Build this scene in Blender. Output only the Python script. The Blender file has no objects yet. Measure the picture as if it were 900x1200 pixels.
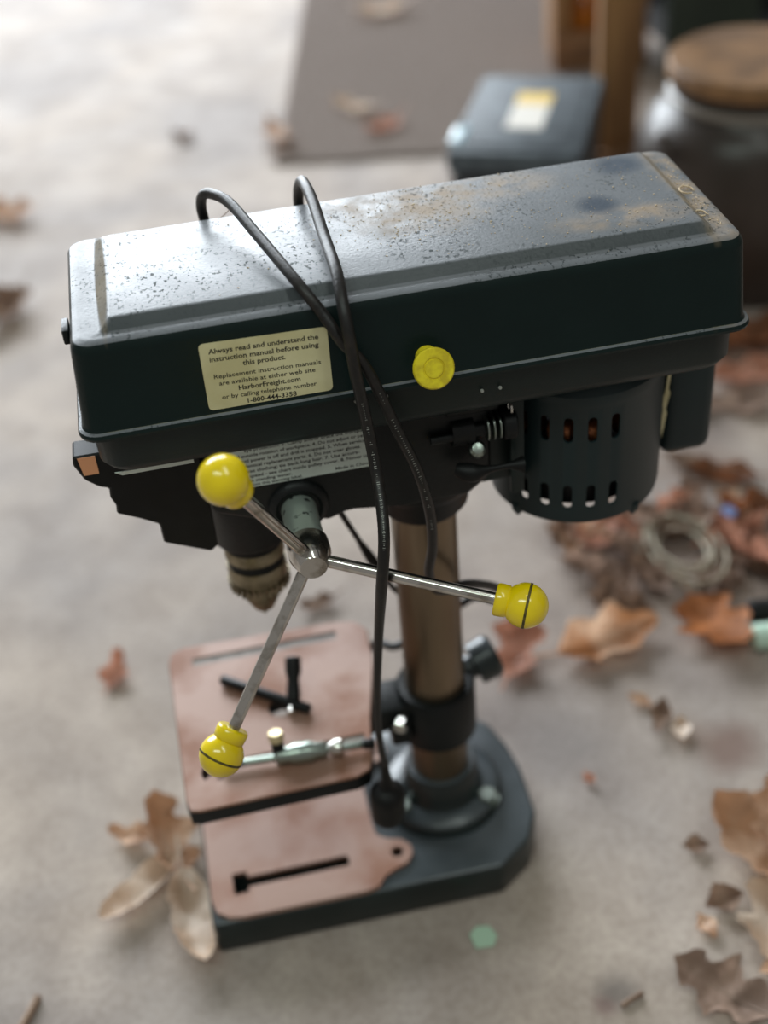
import bpy, bmesh, math, random
from mathutils import Vector, Matrix, noise as mnoise
random.seed(7)
SC = bpy.context.scene
COL = SC.collection
S = 0.001          # all lengths below are millimetres

# ------------------------------------------------------------------ camera
def look_axes(yaw, pitch, roll):
    y, t, r = (math.radians(a) for a in (yaw, pitch, roll))
    fw = Vector((math.sin(y)*math.cos(t), math.cos(y)*math.cos(t), -math.sin(t)))
    rt = Vector((math.cos(y), -math.sin(y), 0)); up = rt.cross(fw)
    R = math.cos(r)*rt + math.sin(r)*up
    U = -math.sin(r)*rt + math.cos(r)*up
    return R, U, fw
cam_data = bpy.data.cameras.new('camera')
cam = bpy.data.objects.new('camera', cam_data); COL.objects.link(cam)
R_, U_, F_ = look_axes(8.3, 38.5, -5.3)
m4 = Matrix((R_, U_, -F_)).transposed().to_4x4()
m4.translation = Vector((-129.0, -696.9, 900.9))*S
cam.matrix_world = m4
cam_data.sensor_fit = 'VERTICAL'; cam_data.sensor_height = 36
cam_data.lens = 1531.5/1200*36
cam_data.clip_start = 0.02; cam_data.clip_end = 50
cam_data.dof.use_dof = True
cam_data.dof.focus_distance = 0.756
cam_data.dof.aperture_fstop = 2.8
SC.camera = cam

# ------------------------------------------------------------------ light
world = bpy.data.worlds.new('dim_interior'); SC.world = world
world.use_nodes = True
bg = world.node_tree.nodes['Background']
bg.inputs[0].default_value = (1.0, 0.95, 0.90, 1); bg.inputs[1].default_value = 0.26
def area(name, loc, target, sx, sy, power, color):
    l = bpy.data.lights.new(name, 'AREA'); l.shape = 'RECTANGLE'; l.size = sx; l.size_y = sy
    l.energy = power; l.color = color
    o = bpy.data.objects.new(name, l); COL.objects.link(o); o.location = loc
    o.rotation_euler = (Vector(target)-Vector(loc)).to_track_quat('-Z', 'Y').to_euler()
    return o
area('garage_opening_daylight', (-1.3, 6.2, 2.6), (-0.8, 0, 0.6), 5.4, 3.8, 980, (0.87, 0.94, 1.0))
area('added_overhead_light', (-0.9, -0.9, 2.5), (-0.4, 0.2, 0.0), 1.4, 0.16, 15, (0.84, 1.0, 0.92))  # added lamp, no fixture seen; puts highlights on rods and knobs
area('added_overhead_light', (0.5, -0.7, 2.5), (0.2, 0.2, 0.0), 0.16, 1.3, 10, (0.90, 1.0, 0.94))  # second added lamp, for highlights on the steel parts
SC.view_settings.view_transform = 'Standard'; SC.view_settings.look = 'None'
SC.view_settings.gamma = 1; SC.view_settings.use_curve_mapping = False
SC.view_settings.exposure = 0.0

# ------------------------------------------------------------------ materials
def lin(c):
    return tuple(((v/255)/12.92 if v/255 <= 0.04045 else ((v/255+0.055)/1.055)**2.4) for v in c)+(1,)
def mat(name, c1, c2=None, rough=0.5, metal=0.0, scale=60, detail=5, bump=0.0, bscale=400, coat=0.0,
        lo=0.4, hi=0.6, rough2=None, spec=0.5, trans=0.0, stretch=None):
    m = bpy.data.materials.new(name); m.use_nodes = True
    nt = m.node_tree; N = nt.nodes; L = nt.links
    b = N['Principled BSDF']
    b.inputs['Base Color'].default_value = lin(c1); b.inputs['Roughness'].default_value = rough
    b.inputs['Metallic'].default_value = metal
    b.inputs['Specular IOR Level'].default_value = spec
    if coat: b.inputs['Coat Weight'].default_value = coat; b.inputs['Coat Roughness'].default_value = 0.15
    if trans: b.inputs['Transmission Weight'].default_value = trans
    if c2 or bump:
        tc = N.new('ShaderNodeTexCoord'); mp = N.new('ShaderNodeMapping')
        L.new(tc.outputs['Object'], mp.inputs[0])
        if stretch: mp.inputs['Scale'].default_value = stretch
    if c2:
        n = N.new('ShaderNodeTexNoise'); n.inputs['Scale'].default_value = scale; n.inputs['Detail'].default_value = detail
        L.new(mp.outputs[0], n.inputs['Vector'])
        r = N.new('ShaderNodeValToRGB'); r.color_ramp.elements[0].position = lo; r.color_ramp.elements[1].position = hi
        r.color_ramp.elements[0].color = lin(c1); r.color_ramp.elements[1].color = lin(c2)
        L.new(n.outputs['Fac'], r.inputs[0]); L.new(r.outputs[0], b.inputs['Base Color'])
        if rough2 is not None:
            mr = N.new('ShaderNodeMapRange'); mr.inputs['From Min'].default_value = lo; mr.inputs['From Max'].default_value = hi
            mr.inputs['To Min'].default_value = rough; mr.inputs['To Max'].default_value = rough2
            L.new(n.outputs['Fac'], mr.inputs['Value']); L.new(mr.outputs[0], b.inputs['Roughness'])
    if bump:
        n2 = N.new('ShaderNodeTexNoise'); n2.inputs['Scale'].default_value = bscale; n2.inputs['Detail'].default_value = 3
        L.new(mp.outputs[0], n2.inputs['Vector'])
        bp = N.new('ShaderNodeBump'); bp.inputs['Strength'].default_value = bump; bp.inputs['Distance'].default_value = 0.001
        L.new(n2.outputs['Fac'], bp.inputs['Height']); L.new(bp.outputs[0], b.inputs['Normal'])
    return m
M = {}
M['paint'] = mat('dark_green_paint', (13, 27, 26), (16, 31, 30), spec=0.3, rough=0.42, scale=30, bump=0.08, bscale=700)
M['paint_low'] = mat('dark_green_casting_paint', (30, 42, 42), (50, 60, 62), rough=0.27, scale=20, bump=0.12, bscale=500)
M['paint_dark'] = mat('near_black_casting_paint', (9, 13, 14), (14, 19, 19), spec=0.3, rough=0.45, scale=25, bump=0.25, bscale=350)
M['motor'] = mat('motor_paint', (16, 33, 35), (21, 39, 41), spec=0.35, rough=0.45, scale=15, bump=0.05, bscale=600)
M['slotgrey'] = mat('slot_grey', (132, 122, 112), (104, 94, 84), rough=0.5, scale=60)
M['black'] = mat('black_plastic', (9, 10, 10), (14, 15, 15), spec=0.25, rough=0.5, scale=90)
M['rubber'] = mat('black_cord_rubber', (20, 19, 18), (40, 34, 30), rough=0.45, spec=0.4, scale=140, lo=0.5, hi=0.75, bump=0.2, bscale=500)
M['yellow'] = mat('yellow_plastic', (242, 214, 8), (222, 194, 8), rough=0.2, scale=25, coat=0.4)
M['yellow_knob'] = mat('dusty_yellow_plastic', (226, 210, 34), (196, 176, 30), rough=0.4, scale=160)
M['groove'] = mat('grimy_seam', (96, 84, 14), (64, 56, 14), rough=0.6, scale=300)
M['steel'] = mat('worn_steel', (196, 194, 188), (140, 132, 120), rough=0.14, rough2=0.32, metal=1, scale=90, lo=0.5, hi=0.72)
M['steel_spot'] = mat('pitted_steel', (150, 160, 152), (40, 44, 42), rough=0.3, rough2=0.6, metal=1, scale=160, lo=0.6, hi=0.68)
M['shaft'] = mat('pitted_feed_shaft', (186, 198, 188), (56, 60, 58), rough=0.28, rough2=0.6, metal=0.68, scale=150, lo=0.6, hi=0.66, spec=0.7)
M['chuck'] = mat('chuck_steel', (150, 140, 118), (112, 104, 84), rough=0.38, metal=1, scale=70)
M['column'] = mat('brown_tarnished_column', (128, 112, 92), (98, 84, 66), rough=0.3, rough2=0.45, metal=0.85, scale=14, stretch=(1, 1, 0.25))
M['rust'] = mat('rusted_machined_iron', (154, 124, 110), (128, 84, 60), rough=0.42, rough2=0.6, metal=0.15, scale=22, detail=8, lo=0.42, hi=0.68, bump=0.1, bscale=300)
M['labelwarm'] = mat('aged_label', (214, 208, 166), (196, 188, 142), rough=0.5, scale=26)
M['labelcool'] = mat('grey_label', (200, 212, 204), (184, 194, 186), rough=0.45, scale=26)
M['ink'] = mat('black_ink', (18, 18, 17), rough=0.6)
M['inkpale'] = mat('pale_cord_print', (150, 152, 146), rough=0.6)
M['copper'] = mat('copper_winding', (168, 104, 62), (110, 62, 36), rough=0.35, metal=0.6, scale=900)
M['iron'] = mat('stator_iron', (30, 30, 32), rough=0.5, metal=0.5)
M['orange_tab'] = mat('orange_sticker', (226, 160, 116), rough=0.5)
M['leaf_orange'] = mat('dry_leaf_orange', (222, 158, 104), (178, 116, 68), rough=0.55, scale=35, spec=0.4)
M['leaf_orange2'] = mat('dry_leaf_pale_orange', (246, 222, 198), (214, 164, 118), rough=0.5, scale=24)
M['leaf_tan'] = mat('dry_leaf_tan', (230, 204, 180), (196, 156, 122), rough=0.5, scale=30, spec=0.5)
M['leaf_pale'] = mat('dry_leaf_pale', (246, 234, 222), (218, 196, 174), rough=0.5, scale=30, spec=0.5)
M['leaf_pink'] = mat('dry_leaf_pink', (226, 182, 160), (198, 146, 120), rough=0.5, scale=30)
M['leaf_brown'] = mat('dry_leaf_brown', (172, 146, 126), (138, 112, 94), rough=0.6, scale=35)
M['leaf_grey'] = mat('dry_leaf_greybrown', (200, 176, 160), (152, 128, 112), rough=0.6, scale=35)
M['leaf_rust'] = mat('dry_leaf_rust', (176, 118, 80), (138, 92, 62), rough=0.6, scale=30)
M['rope'] = mat('pale_line', (176, 166, 146), (140, 128, 108), rough=0.6, scale=200)
M['mint'] = mat('pale_green_plastic', (190, 218, 200), rough=0.35)
M['chipgreen'] = mat('pale_green_chip', (168, 196, 172), rough=0.6)
M['bluep'] = mat('pale_blue_plastic', (140, 160, 214), rough=0.3)
M['rug'] = mat('brown_grey_rug', (154, 142, 136), (128, 117, 110), rough=0.95, scale=500, spec=0.1)
M['toolbox_lid'] = mat('grey_toolbox_plastic', (84, 92, 98), (70, 76, 82), spec=0.25, rough=0.6, scale=30)
M['toolbox'] = mat('black_toolbox_plastic', (26, 28, 30), (36, 38, 40), rough=0.5, scale=30)
M['wood'] = mat('weathered_stud', (152, 112, 70), (120, 84, 50), rough=0.7, scale=30, stretch=(1, 1, 0.1))
M['wood_dark'] = mat('dark_wood', (136, 98, 64), (98, 68, 44), rough=0.7, scale=30, stretch=(0.2, 1, 1))
M['wood_lid'] = mat('brown_lid_wood', (134, 98, 62), (104, 74, 44), rough=0.6, scale=18)
M['glass_dark'] = mat('smoky_brown_glass', (72, 62, 56), (56, 48, 42), rough=0.32, scale=8, trans=0.3, spec=0.25)
M['amber'] = mat('amber_glass', (196, 110, 24), (150, 80, 16), rough=0.15, scale=20, trans=0.3)
M['cabinet'] = mat('dark_green_cabinet', (46, 58, 48), (38, 48, 42), rough=0.6, scale=8)
M['darkgap'] = mat('flat_black', (16, 15, 15), rough=0.8)  # even near-black for the cabinet back panel and bottom shelf
M['white'] = mat('offwhite_plastic', (206, 200, 190), rough=0.5)
M['yellowprint'] = mat('yellow_print', (214, 178, 70), rough=0.5)
M['sawdust'] = mat('sawdust', (206, 186, 156), (178, 154, 122), rough=0.8, scale=600)
M['scrap'] = mat('pale_scrap', (196, 188, 182), rough=0.5)

for k in [k for k in M if k.startswith('leaf_')]:
    nt = M[k].node_tree; b = nt.nodes['Principled BSDF']; out = nt.nodes['Material Output']
    tr = nt.nodes.new('ShaderNodeBsdfTranslucent'); mx = nt.nodes.new('ShaderNodeMixShader'); mx.inputs[0].default_value = 0.35
    src = b.inputs['Base Color'].links[0].from_socket
    nt.links.new(src, tr.inputs[0]); nt.links.new(b.outputs[0], mx.inputs[1]); nt.links.new(tr.outputs[0], mx.inputs[2]); nt.links.new(mx.outputs[0], out.inputs[0])

def concrete():
    m = bpy.data.materials.new('garage_concrete'); m.use_nodes = True
    nt = m.node_tree; N = nt.nodes; L = nt.links; b = N['Principled BSDF']
    tc = N.new('ShaderNodeTexCoord')
    def nz(scale, detail=4, dist=0.0):
        n = N.new('ShaderNodeTexNoise'); n.inputs['Scale'].default_value = scale; n.inputs['Detail'].default_value = detail
        n.inputs['Distortion'].default_value = dist
        L.new(tc.outputs['Object'], n.inputs['Vector']); return n
    def ramp(src, p0, p1, c0, c1):
        r = N.new('ShaderNodeValToRGB'); e = r.color_ramp.elements
        e[0].position = p0; e[1].position = p1; e[0].color = c0; e[1].color = c1
        L.new(src, r.inputs[0]); return r
    def mix(kind, fac, a, bb):
        x = N.new('ShaderNodeMix'); x.data_type = 'RGBA'; x.blend_type = kind
        if isinstance(fac, (int, float)): x.inputs[0].default_value = fac
        else: L.new(fac, x.inputs[0])
        for i, s in ((6, a), (7, bb)):
            if isinstance(s, tuple): x.inputs[i].default_value = s
            else: L.new(s, x.inputs[i])
        return x.outputs[2]
    base = ramp(nz(3.5, 4, 0.6).outputs['Fac'], 0.36, 0.64, lin((160, 150, 144)), lin((186, 172, 160)))
    mott = ramp(nz(16, 5, 0.4).outputs['Fac'], 0.3, 0.7, lin((206, 202, 200)), lin((255, 255, 255)))
    c = mix('MULTIPLY', 0.75, base.outputs[0], mott.outputs[0])
    fine = ramp(nz(150, 4).outputs['Fac'], 0.35, 0.6, lin((225, 222, 220)), lin((255, 255, 255)))
    c = mix('MULTIPLY', 0.6, c, fine.outputs[0])
    # stains soaked into the slab (each with its own place and shape)
    for (x, y, r, col, amt) in ((0.262, 0.012, 0.035, (112, 88, 78), 0.75), (0.235, 0.03, 0.03, (120, 100, 88), 0.4),
                                (0.42, 0.47, 0.06, (104, 92, 88), 0.6), (0.40, 0.395, 0.05, (96, 70, 56), 0.6),
                                (0.33, 0.42, 0.05, (120, 100, 86), 0.5), (0.26, 0.28, 0.10, (112, 94, 84), 0.45),
                                (0.36, 0.24, 0.10, (98, 80, 70), 0.55), (-0.094, 1.566, 0.03, (70, 56, 52), 0.6),
                                (0.12, 0.05, 0.05, (128, 122, 120), 0.4), (-0.22, -0.17, 0.10, (150, 145, 140), 0.3),
                                (0.09, -0.19, 0.02, (84, 78, 76), 0.6), (0.075, -0.2, 0.012, (110, 84, 80), 0.6),
                                (0.53, 0.62, 0.10, (96, 62, 42), 0.7)):
        d = N.new('ShaderNodeVectorMath'); d.operation = 'DISTANCE'
        w = N.new('ShaderNodeVectorMath'); w.operation = 'MULTIPLY_ADD'
        L.new(nz(14, 3).outputs['Color'], w.inputs[0]); w.inputs[1].default_value = (r*1.1,)*3
        L.new(tc.outputs['Object'], w.inputs[2])
        L.new(w.outputs[0], d.inputs[0]); d.inputs[1].default_value = (x+r*.55, y+r*.55, r*.55)
        mr = N.new('ShaderNodeMapRange'); mr.inputs['From Min'].default_value = r*0.35; mr.inputs['From Max'].default_value = r*1.1
        mr.inputs['To Min'].default_value = amt; mr.inputs['To Max'].default_value = 0
        L.new(d.outputs['Value'], mr.inputs['Value'])
        c = mix('MIX', mr.outputs[0], c, lin(col))
    L.new(c, b.inputs['Base Color'])
    rr = N.new('ShaderNodeMapRange'); b.inputs['Specular IOR Level'].default_value = 0.22; rr.inputs['To Min'].default_value = 0.55; rr.inputs['To Max'].default_value = 0.8
    L.new(nz(9, 4).outputs['Fac'], rr.inputs['Value']); L.new(rr.outputs[0], b.inputs['Roughness'])
    bp = N.new('ShaderNodeBump'); bp.inputs['Strength'].default_value = 0.15; bp.inputs['Distance'].default_value = 0.0015
    L.new(nz(90, 5).outputs['Fac'], bp.inputs['Height']); L.new(bp.outputs[0], b.inputs['Normal'])
    return m
M['concrete'] = concrete()

def dusty_paint():
    """green enamel under a film of grey dust on upward faces, with brown sawdust where it has settled"""
    m = bpy.data.materials.new('dusty_green_enamel'); m.use_nodes = True
    nt = m.node_tree; N = nt.nodes; L = nt.links; b = N['Principled BSDF']
    tc = N.new('ShaderNodeTexCoord'); geo = N.new('ShaderNodeNewGeometry')
    sp = N.new('ShaderNodeSeparateXYZ'); L.new(geo.outputs['Normal'], sp.inputs[0])
    upm = N.new('ShaderNodeMapRange'); upm.inputs['From Min'].default_value = 0.75; upm.inputs['From Max'].default_value = 0.97
    L.new(sp.outputs['Z'], upm.inputs['Value'])
    def nz(scale, detail=4, sx=(1, 1, 1)):
        mp = N.new('ShaderNodeMapping'); mp.inputs['Scale'].default_value = sx
        L.new(tc.outputs['Object'], mp.inputs[0])
        n = N.new('ShaderNodeTexNoise'); n.inputs['Scale'].default_value = scale; n.inputs['Detail'].default_value = detail
        L.new(mp.outputs[0], n.inputs['Vector']); return n.outputs['Fac']
    def rng(src, a, bb, c=0.0, d=1.0):
        r = N.new('ShaderNodeMapRange'); r.inputs['From Min'].default_value = a; r.inputs['From Max'].default_value = bb
        r.inputs['To Min'].default_value = c; r.inputs['To Max'].default_value = d
        L.new(src, r.inputs['Value']); return r.outputs[0]
    def mth(op, a, bb):
        x = N.new('ShaderNodeMath'); x.operation = op; x.use_clamp = True
        for i, s in enumerate((a, bb)):
            if isinstance(s, (int, float)): x.inputs[i].default_value = s
            else: L.new(s, x.inputs[i])
        return x.outputs[0]
    def mix(fac, a, bb):
        x = N.new('ShaderNodeMix'); x.data_type = 'RGBA'
        if isinstance(fac, (int, float)): x.inputs[0].default_value = fac
        else: L.new(fac, x.inputs[0])
        for i, s in ((6, a), (7, bb)):
            if isinstance(s, tuple): x.inputs[i].default_value = s
            else: L.new(s, x.inputs[i])
        return x.outputs[2]
    def patch(x, y, rx, ry, soft=0.4):
        mp = N.new('ShaderNodeMapping'); mp.inputs['Location'].default_value = (-x/rx, -y/ry, 0)
        mp.inputs['Scale'].default_value = (1/rx, 1/ry, 0)
        L.new(tc.outputs['Object'], mp.inputs[0])
        ln = N.new('ShaderNodeVectorMath'); ln.operation = 'LENGTH'; L.new(mp.outputs[0], ln.inputs[0])
        return rng(ln.outputs['Value'], 1-soft, 1+soft, 1, 0)
    green = mix(nz(30), lin((11, 25, 24)), lin((17, 32, 31)))
    film = mth('MULTIPLY', upm.outputs[0], rng(nz(12, 5), 0.3, 0.7, 0.72, 0.95))
    c = mix(film, green, lin((118, 121, 126)))
    # brown drifts
    br = patch(0.012, 0.022, 0.040, 0.030)
    for p in ((0.055, 0.035, 0.04, 0.018), (0.178, 0.0, 0.014, 0.09), (0.13, -0.03, 0.04, 0.012), (-0.02, 0.035, 0.02, 0.015)):
        br = mth('MAXIMUM', br, patch(*p))
    br = mth('MULTIPLY', br, rng(nz(70, 8), 0.34, 0.66, 0.0, 0.85))
    br = mth('MULTIPLY', br, upm.outputs[0])
    sl = mth('MAXIMUM', patch(-0.1796, 0.003, 0.0035, 0.062, 0.15), patch(0.169, 0.003, 0.004, 0.062, 0.3))
    sl = mth('MULTIPLY', sl, rng(sp.outputs['Z'], 0.35, 0.5))
    c = mix(mth('MULTIPLY', sl, rng(nz(50, 5), 0.3, 0.7, 0.6, 1.0)), c, lin((112, 100, 80)))
    c = mix(br, c, lin((146, 128, 108)))
    # wiped clean spots
    cl = mth('MAXIMUM', patch(0.116, -0.010, 0.011, 0.011), patch(0.146, 0.038, 0.014, 0.012))
    cl = mth('MULTIPLY', cl, upm.outputs[0])
    c = mix(mth('MULTIPLY', cl, 0.8), c, lin((58, 70, 84)))
    # small dark chips in the film
    pits = mth('MULTIPLY', rng(nz(330, 4, (1.5, 1, 1)), 0.57, 0.64), upm.outputs[0])
    pits = mth('MULTIPLY', pits, rng(nz(22, 3), 0.42, 0.6, 0.1, 1.0))
    c = mix(mth('MULTIPLY', pits, 0.85), c, lin((34, 42, 42)))
    # dust line settled on the rim ledge
    L.new(c, b.inputs['Base Color'])
    ro = mth('ADD', mth('MULTIPLY', br, 0.35), rng(nz(40, 5), 0.3, 0.7, 0.30, 0.42))
    ro = mth('ADD', ro, mth('MULTIPLY', pits, 0.3))
    ro = mth('ADD', ro, mth('MULTIPLY', sl, 0.4))
    L.new(ro, b.inputs['Roughness'])
    b.inputs['Specular IOR Level'].default_value = 0.2
    bp = N.new('ShaderNodeBump'); bp.inputs['Strength'].default_value = 0.35; bp.inputs['Distance'].default_value = 0.0005
    L.new(nz(480, 4), bp.inputs['Height']); L.new(bp.outputs[0], b.inputs['Normal'])
    return m
M['dusty'] = dusty_paint()
def sheen_on_top(m, col, amt):  # mixes a colour into upward faces, standing in for reflected light
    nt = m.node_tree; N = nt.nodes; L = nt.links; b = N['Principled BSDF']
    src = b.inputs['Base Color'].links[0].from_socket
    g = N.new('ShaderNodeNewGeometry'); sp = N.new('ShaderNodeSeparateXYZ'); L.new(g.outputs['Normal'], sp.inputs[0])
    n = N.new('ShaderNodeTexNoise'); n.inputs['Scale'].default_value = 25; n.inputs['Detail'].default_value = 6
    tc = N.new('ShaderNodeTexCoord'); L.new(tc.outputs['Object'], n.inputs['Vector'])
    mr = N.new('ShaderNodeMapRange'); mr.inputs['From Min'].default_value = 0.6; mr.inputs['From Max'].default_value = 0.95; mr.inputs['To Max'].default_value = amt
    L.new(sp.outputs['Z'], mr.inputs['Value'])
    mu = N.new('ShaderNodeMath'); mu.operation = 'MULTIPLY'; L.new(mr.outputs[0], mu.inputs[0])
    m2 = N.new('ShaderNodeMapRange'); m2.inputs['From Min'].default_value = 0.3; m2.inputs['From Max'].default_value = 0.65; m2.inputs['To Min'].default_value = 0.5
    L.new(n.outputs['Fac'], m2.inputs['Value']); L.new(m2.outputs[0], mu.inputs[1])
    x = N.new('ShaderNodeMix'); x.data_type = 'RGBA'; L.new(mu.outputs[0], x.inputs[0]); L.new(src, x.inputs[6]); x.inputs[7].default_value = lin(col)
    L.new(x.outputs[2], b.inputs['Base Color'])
M['paint_low'] = mat('base_paint_top_sheen', (16, 28, 28), (24, 36, 36), rough=0.3, scale=20, bump=0.12, bscale=500)  # base paint; its tops get a painted grey sheen below
sheen_on_top(M['paint_low'], (100, 106, 112), 0.55)
M['ledge'] = mat('ledge_dust', (118, 114, 84), (76, 78, 60), rough=0.6, scale=120)

# ------------------------------------------------------------------ mesh helpers
def link(name, bm, m, parent=None, smooth=40, label=None):
    me = bpy.data.meshes.new(name)
    bmesh.ops.recalc_face_normals(bm, faces=bm.faces)
    bm.to_mesh(me); bm.free()
    if m: me.materials.append(M[m] if isinstance(m, str) else m)
    if smooth:
        for p in me.polygons: p.use_smooth = True
        me.set_sharp_from_angle(angle=math.radians(smooth))
    o = bpy.data.objects.new(name, me); COL.objects.link(o)
    if parent: o.parent = parent
    if label: o['label'] = label
    return o
def tag(o, label, cat, group=None, kind=None):
    o['label'] = label; o['category'] = cat
    if group: o['group'] = group
    if kind: o['kind'] = kind
    return o
def empty(name, loc=(0, 0, 0), rz=0):
    o = bpy.data.objects.new(name, None); COL.objects.link(o)
    o.location = Vector(loc)*S; o.rotation_euler = (0, 0, rz); o.empty_display_size = 0.02
    return o
def frame_of(d):
    d = Vector(d).normalized()
    a = Vector((0, 0, 1)) if abs(d.z) < 0.9 else Vector((1, 0, 0))
    u = d.cross(a).normalized(); v = d.cross(u).normalized()
    return d, u, v
def add_lathe(bm, origin, axis, prof, seg=40, caps=True):
    """prof: list of (distance along axis, radius) in mm"""
    d, u, v = frame_of(axis); o = Vector(origin); rings = []
    for t, r in prof:
        c = o+d*t
        if r <= 1e-6: rings.append([bm.verts.new(c*S)])
        else: rings.append([bm.verts.new((c+(u*math.cos(2*math.pi*k/seg)+v*math.sin(2*math.pi*k/seg))*r)*S) for k in range(seg)])
    for a, b in zip(rings, rings[1:]):
        for k in range(seg):
            k2 = (k+1) % seg
            if len(a) == 1 and len(b) == 1: continue
            if len(a) == 1: bm.faces.new((a[0], b[k], b[k2]))
            elif len(b) == 1: bm.faces.new((a[k], b[0], a[k2]))
            else: bm.faces.new((a[k], b[k], b[k2], a[k2]))
    if caps:
        for r in (rings[0], rings[-1]):
            if len(r) > 1: bm.faces.new(r)
def add_box(bm, c, size, rot=None, bev=0, seg=2):
    mtx = Matrix.Translation(Vector(c)*S) @ (rot.to_4x4() if rot else Matrix()) @ Matrix.Diagonal((size[0]*S, size[1]*S, size[2]*S, 1))
    r = bmesh.ops.create_cube(bm, size=1, matrix=mtx)
    if bev:
        es = list({e for v in r['verts'] for e in v.link_edges})
        bmesh.ops.bevel(bm, geom=es, offset=bev*S, segments=seg, affect='EDGES', profile=0.5)
def spline(pts, n=10):
    P = [Vector(p) for p in pts]; out = []
    for i in range(len(P)-1):
        p0 = P[max(i-1, 0)]; p1 = P[i]; p2 = P[i+1]; p3 = P[min(i+2, len(P)-1)]
        for k in range(n):
            t = k/n
            out.append(0.5*((2*p1)+(-p0+p2)*t+(2*p0-5*p1+4*p2-p3)*t*t+(-p0+3*p1-3*p2+p3)*t**3))
    out.append(P[-1]); return out
def add_tube(bm, pts, rad, seg=12, caps=True):
    P = [Vector(p) for p in pts]; n = len(P)
    rads = rad if isinstance(rad, (list, tuple)) else [rad]*n
    t0 = (P[1]-P[0]).normalized(); _, u, _ = frame_of(t0); rings = []
    for i in range(n):
        t = (P[min(i+1, n-1)]-P[max(i-1, 0)]).normalized()
        u = (u-t*u.dot(t)).normalized(); v = t.cross(u)
        rings.append([bm.verts.new((P[i]+(u*math.cos(2*math.pi*k/seg)+v*math.sin(2*math.pi*k/seg))*rads[i])*S) for k in range(seg)])
    for a, b in zip(rings, rings[1:]):
        for k in range(seg): bm.faces.new((a[k], a[(k+1) % seg], b[(k+1) % seg], b[k]))
    if caps: bm.faces.new(rings[0]); bm.faces.new(rings[-1])
def rrect(x0, x1, y0, y1, r, n=6):
    out = []
    for cx, cy, a0 in ((x1-r, y1-r, 0), (x0+r, y1-r, 90), (x0+r, y0+r, 180), (x1-r, y0+r, 270)):
        for k in range(n+1):
            a = math.radians(a0+90*k/n); out.append((cx+r*math.cos(a), cy+r*math.sin(a)))
    return out
def add_loft(bm, rings, cap0=True, cap1=True):
    """rings: list of (list of xy, z)"""
    R = [[bm.verts.new(Vector((x, y, z))*S) for x, y in pts] for pts, z in rings]
    n = len(R[0])
    for a, b in zip(R, R[1:]):
        for k in range(n): bm.faces.new((a[k], a[(k+1) % n], b[(k+1) % n], b[k]))
    if cap0: bm.faces.new(R[0])
    if cap1: bm.faces.new(R[-1])
def add_prism(bm, poly, a, b, plane='XY', bev=0, seg=2):
    """poly extruded along the third axis from a to b"""
    def P(p, t): return Vector((p[0], p[1], t)) if plane == 'XY' else Vector((p[0], t, p[1])) if plane == 'XZ' else Vector((t, p[0], p[1]))
    A = [bm.verts.new(P(p, a)*S) for p in poly]; B = [bm.verts.new(P(p, b)*S) for p in poly]
    n = len(poly); fs = [bm.faces.new(A), bm.faces.new(B)]
    for k in range(n): fs.append(bm.faces.new((A[k], A[(k+1) % n], B[(k+1) % n], B[k])))
    if bev:
        es = list({e for f in fs for e in f.edges})
        bmesh.ops.recalc_face_normals(bm, faces=fs)
        bmesh.ops.bevel(bm, geom=es, offset=bev*S, segments=seg, affect='EDGES', profile=0.5)
def bake_smooth(me, ang=40):
    for p in me.polygons: p.use_smooth = True
    me.set_sharp_from_angle(angle=math.radians(ang))
def cut(o, bm_cut, ang=35):
    """boolean difference, applied"""
    bmesh.ops.recalc_face_normals(bm_cut, faces=bm_cut.faces)
    me = bpy.data.meshes.new('cutter'); bm_cut.to_mesh(me); bm_cut.free()
    c = bpy.data.objects.new('cutter', me); COL.objects.link(c)
    md = o.modifiers.new('cut', 'BOOLEAN'); md.operation = 'DIFFERENCE'; md.object = c; md.solver = 'EXACT'
    bpy.context.view_layer.update()
    dg = bpy.context.evaluated_depsgraph_get()
    new = bpy.data.meshes.new_from_object(o.evaluated_get(dg))
    o.modifiers.clear(); o.data = new
    bpy.data.objects.remove(c); bake_smooth(new, ang)
def lettering(parent, lines, origin, u, v, nrm, off=0.2, m='ink'):
    """lines: (text, u0, u1, vc, height, boldness); u along the line, v up; mm"""
    origin, u, v, nrm = Vector(origin), Vector(u).normalized(), Vector(v).normalized(), Vector(nrm).normalized()
    verts, faces = [], []
    for txt, u0, u1, vc, h, bold in lines:
        cu = bpy.data.curves.new('lettering', 'FONT'); cu.body = txt; cu.size = 1; cu.offset = bold; cu.resolution_u = 2
        o = bpy.data.objects.new('lettering', cu); COL.objects.link(o)
        bpy.context.view_layer.update()
        me = bpy.data.meshes.new_from_object(o.evaluated_get(bpy.context.evaluated_depsgraph_get()))
        xs = [p.co.x for p in me.vertices]; x0, x1 = min(xs), max(xs)
        b = len(verts); kx = (u1-u0)/(x1-x0)
        for p in me.vertices:
            verts.append((origin+u*(u0+(p.co.x-x0)*kx)+v*(vc+(p.co.y-0.35)*h/0.7)+nrm*off)*S)
        for p in me.polygons: faces.append([b+i for i in p.vertices])
        bpy.data.objects.remove(o); bpy.data.curves.remove(cu); bpy.data.meshes.remove(me)
    me = bpy.data.meshes.new('lettering'); me.from_pydata(verts, [], faces); me.materials.append(M[m])
    o = bpy.data.objects.new('lettering', me); COL.objects.link(o); o.parent = parent
    return o
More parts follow.
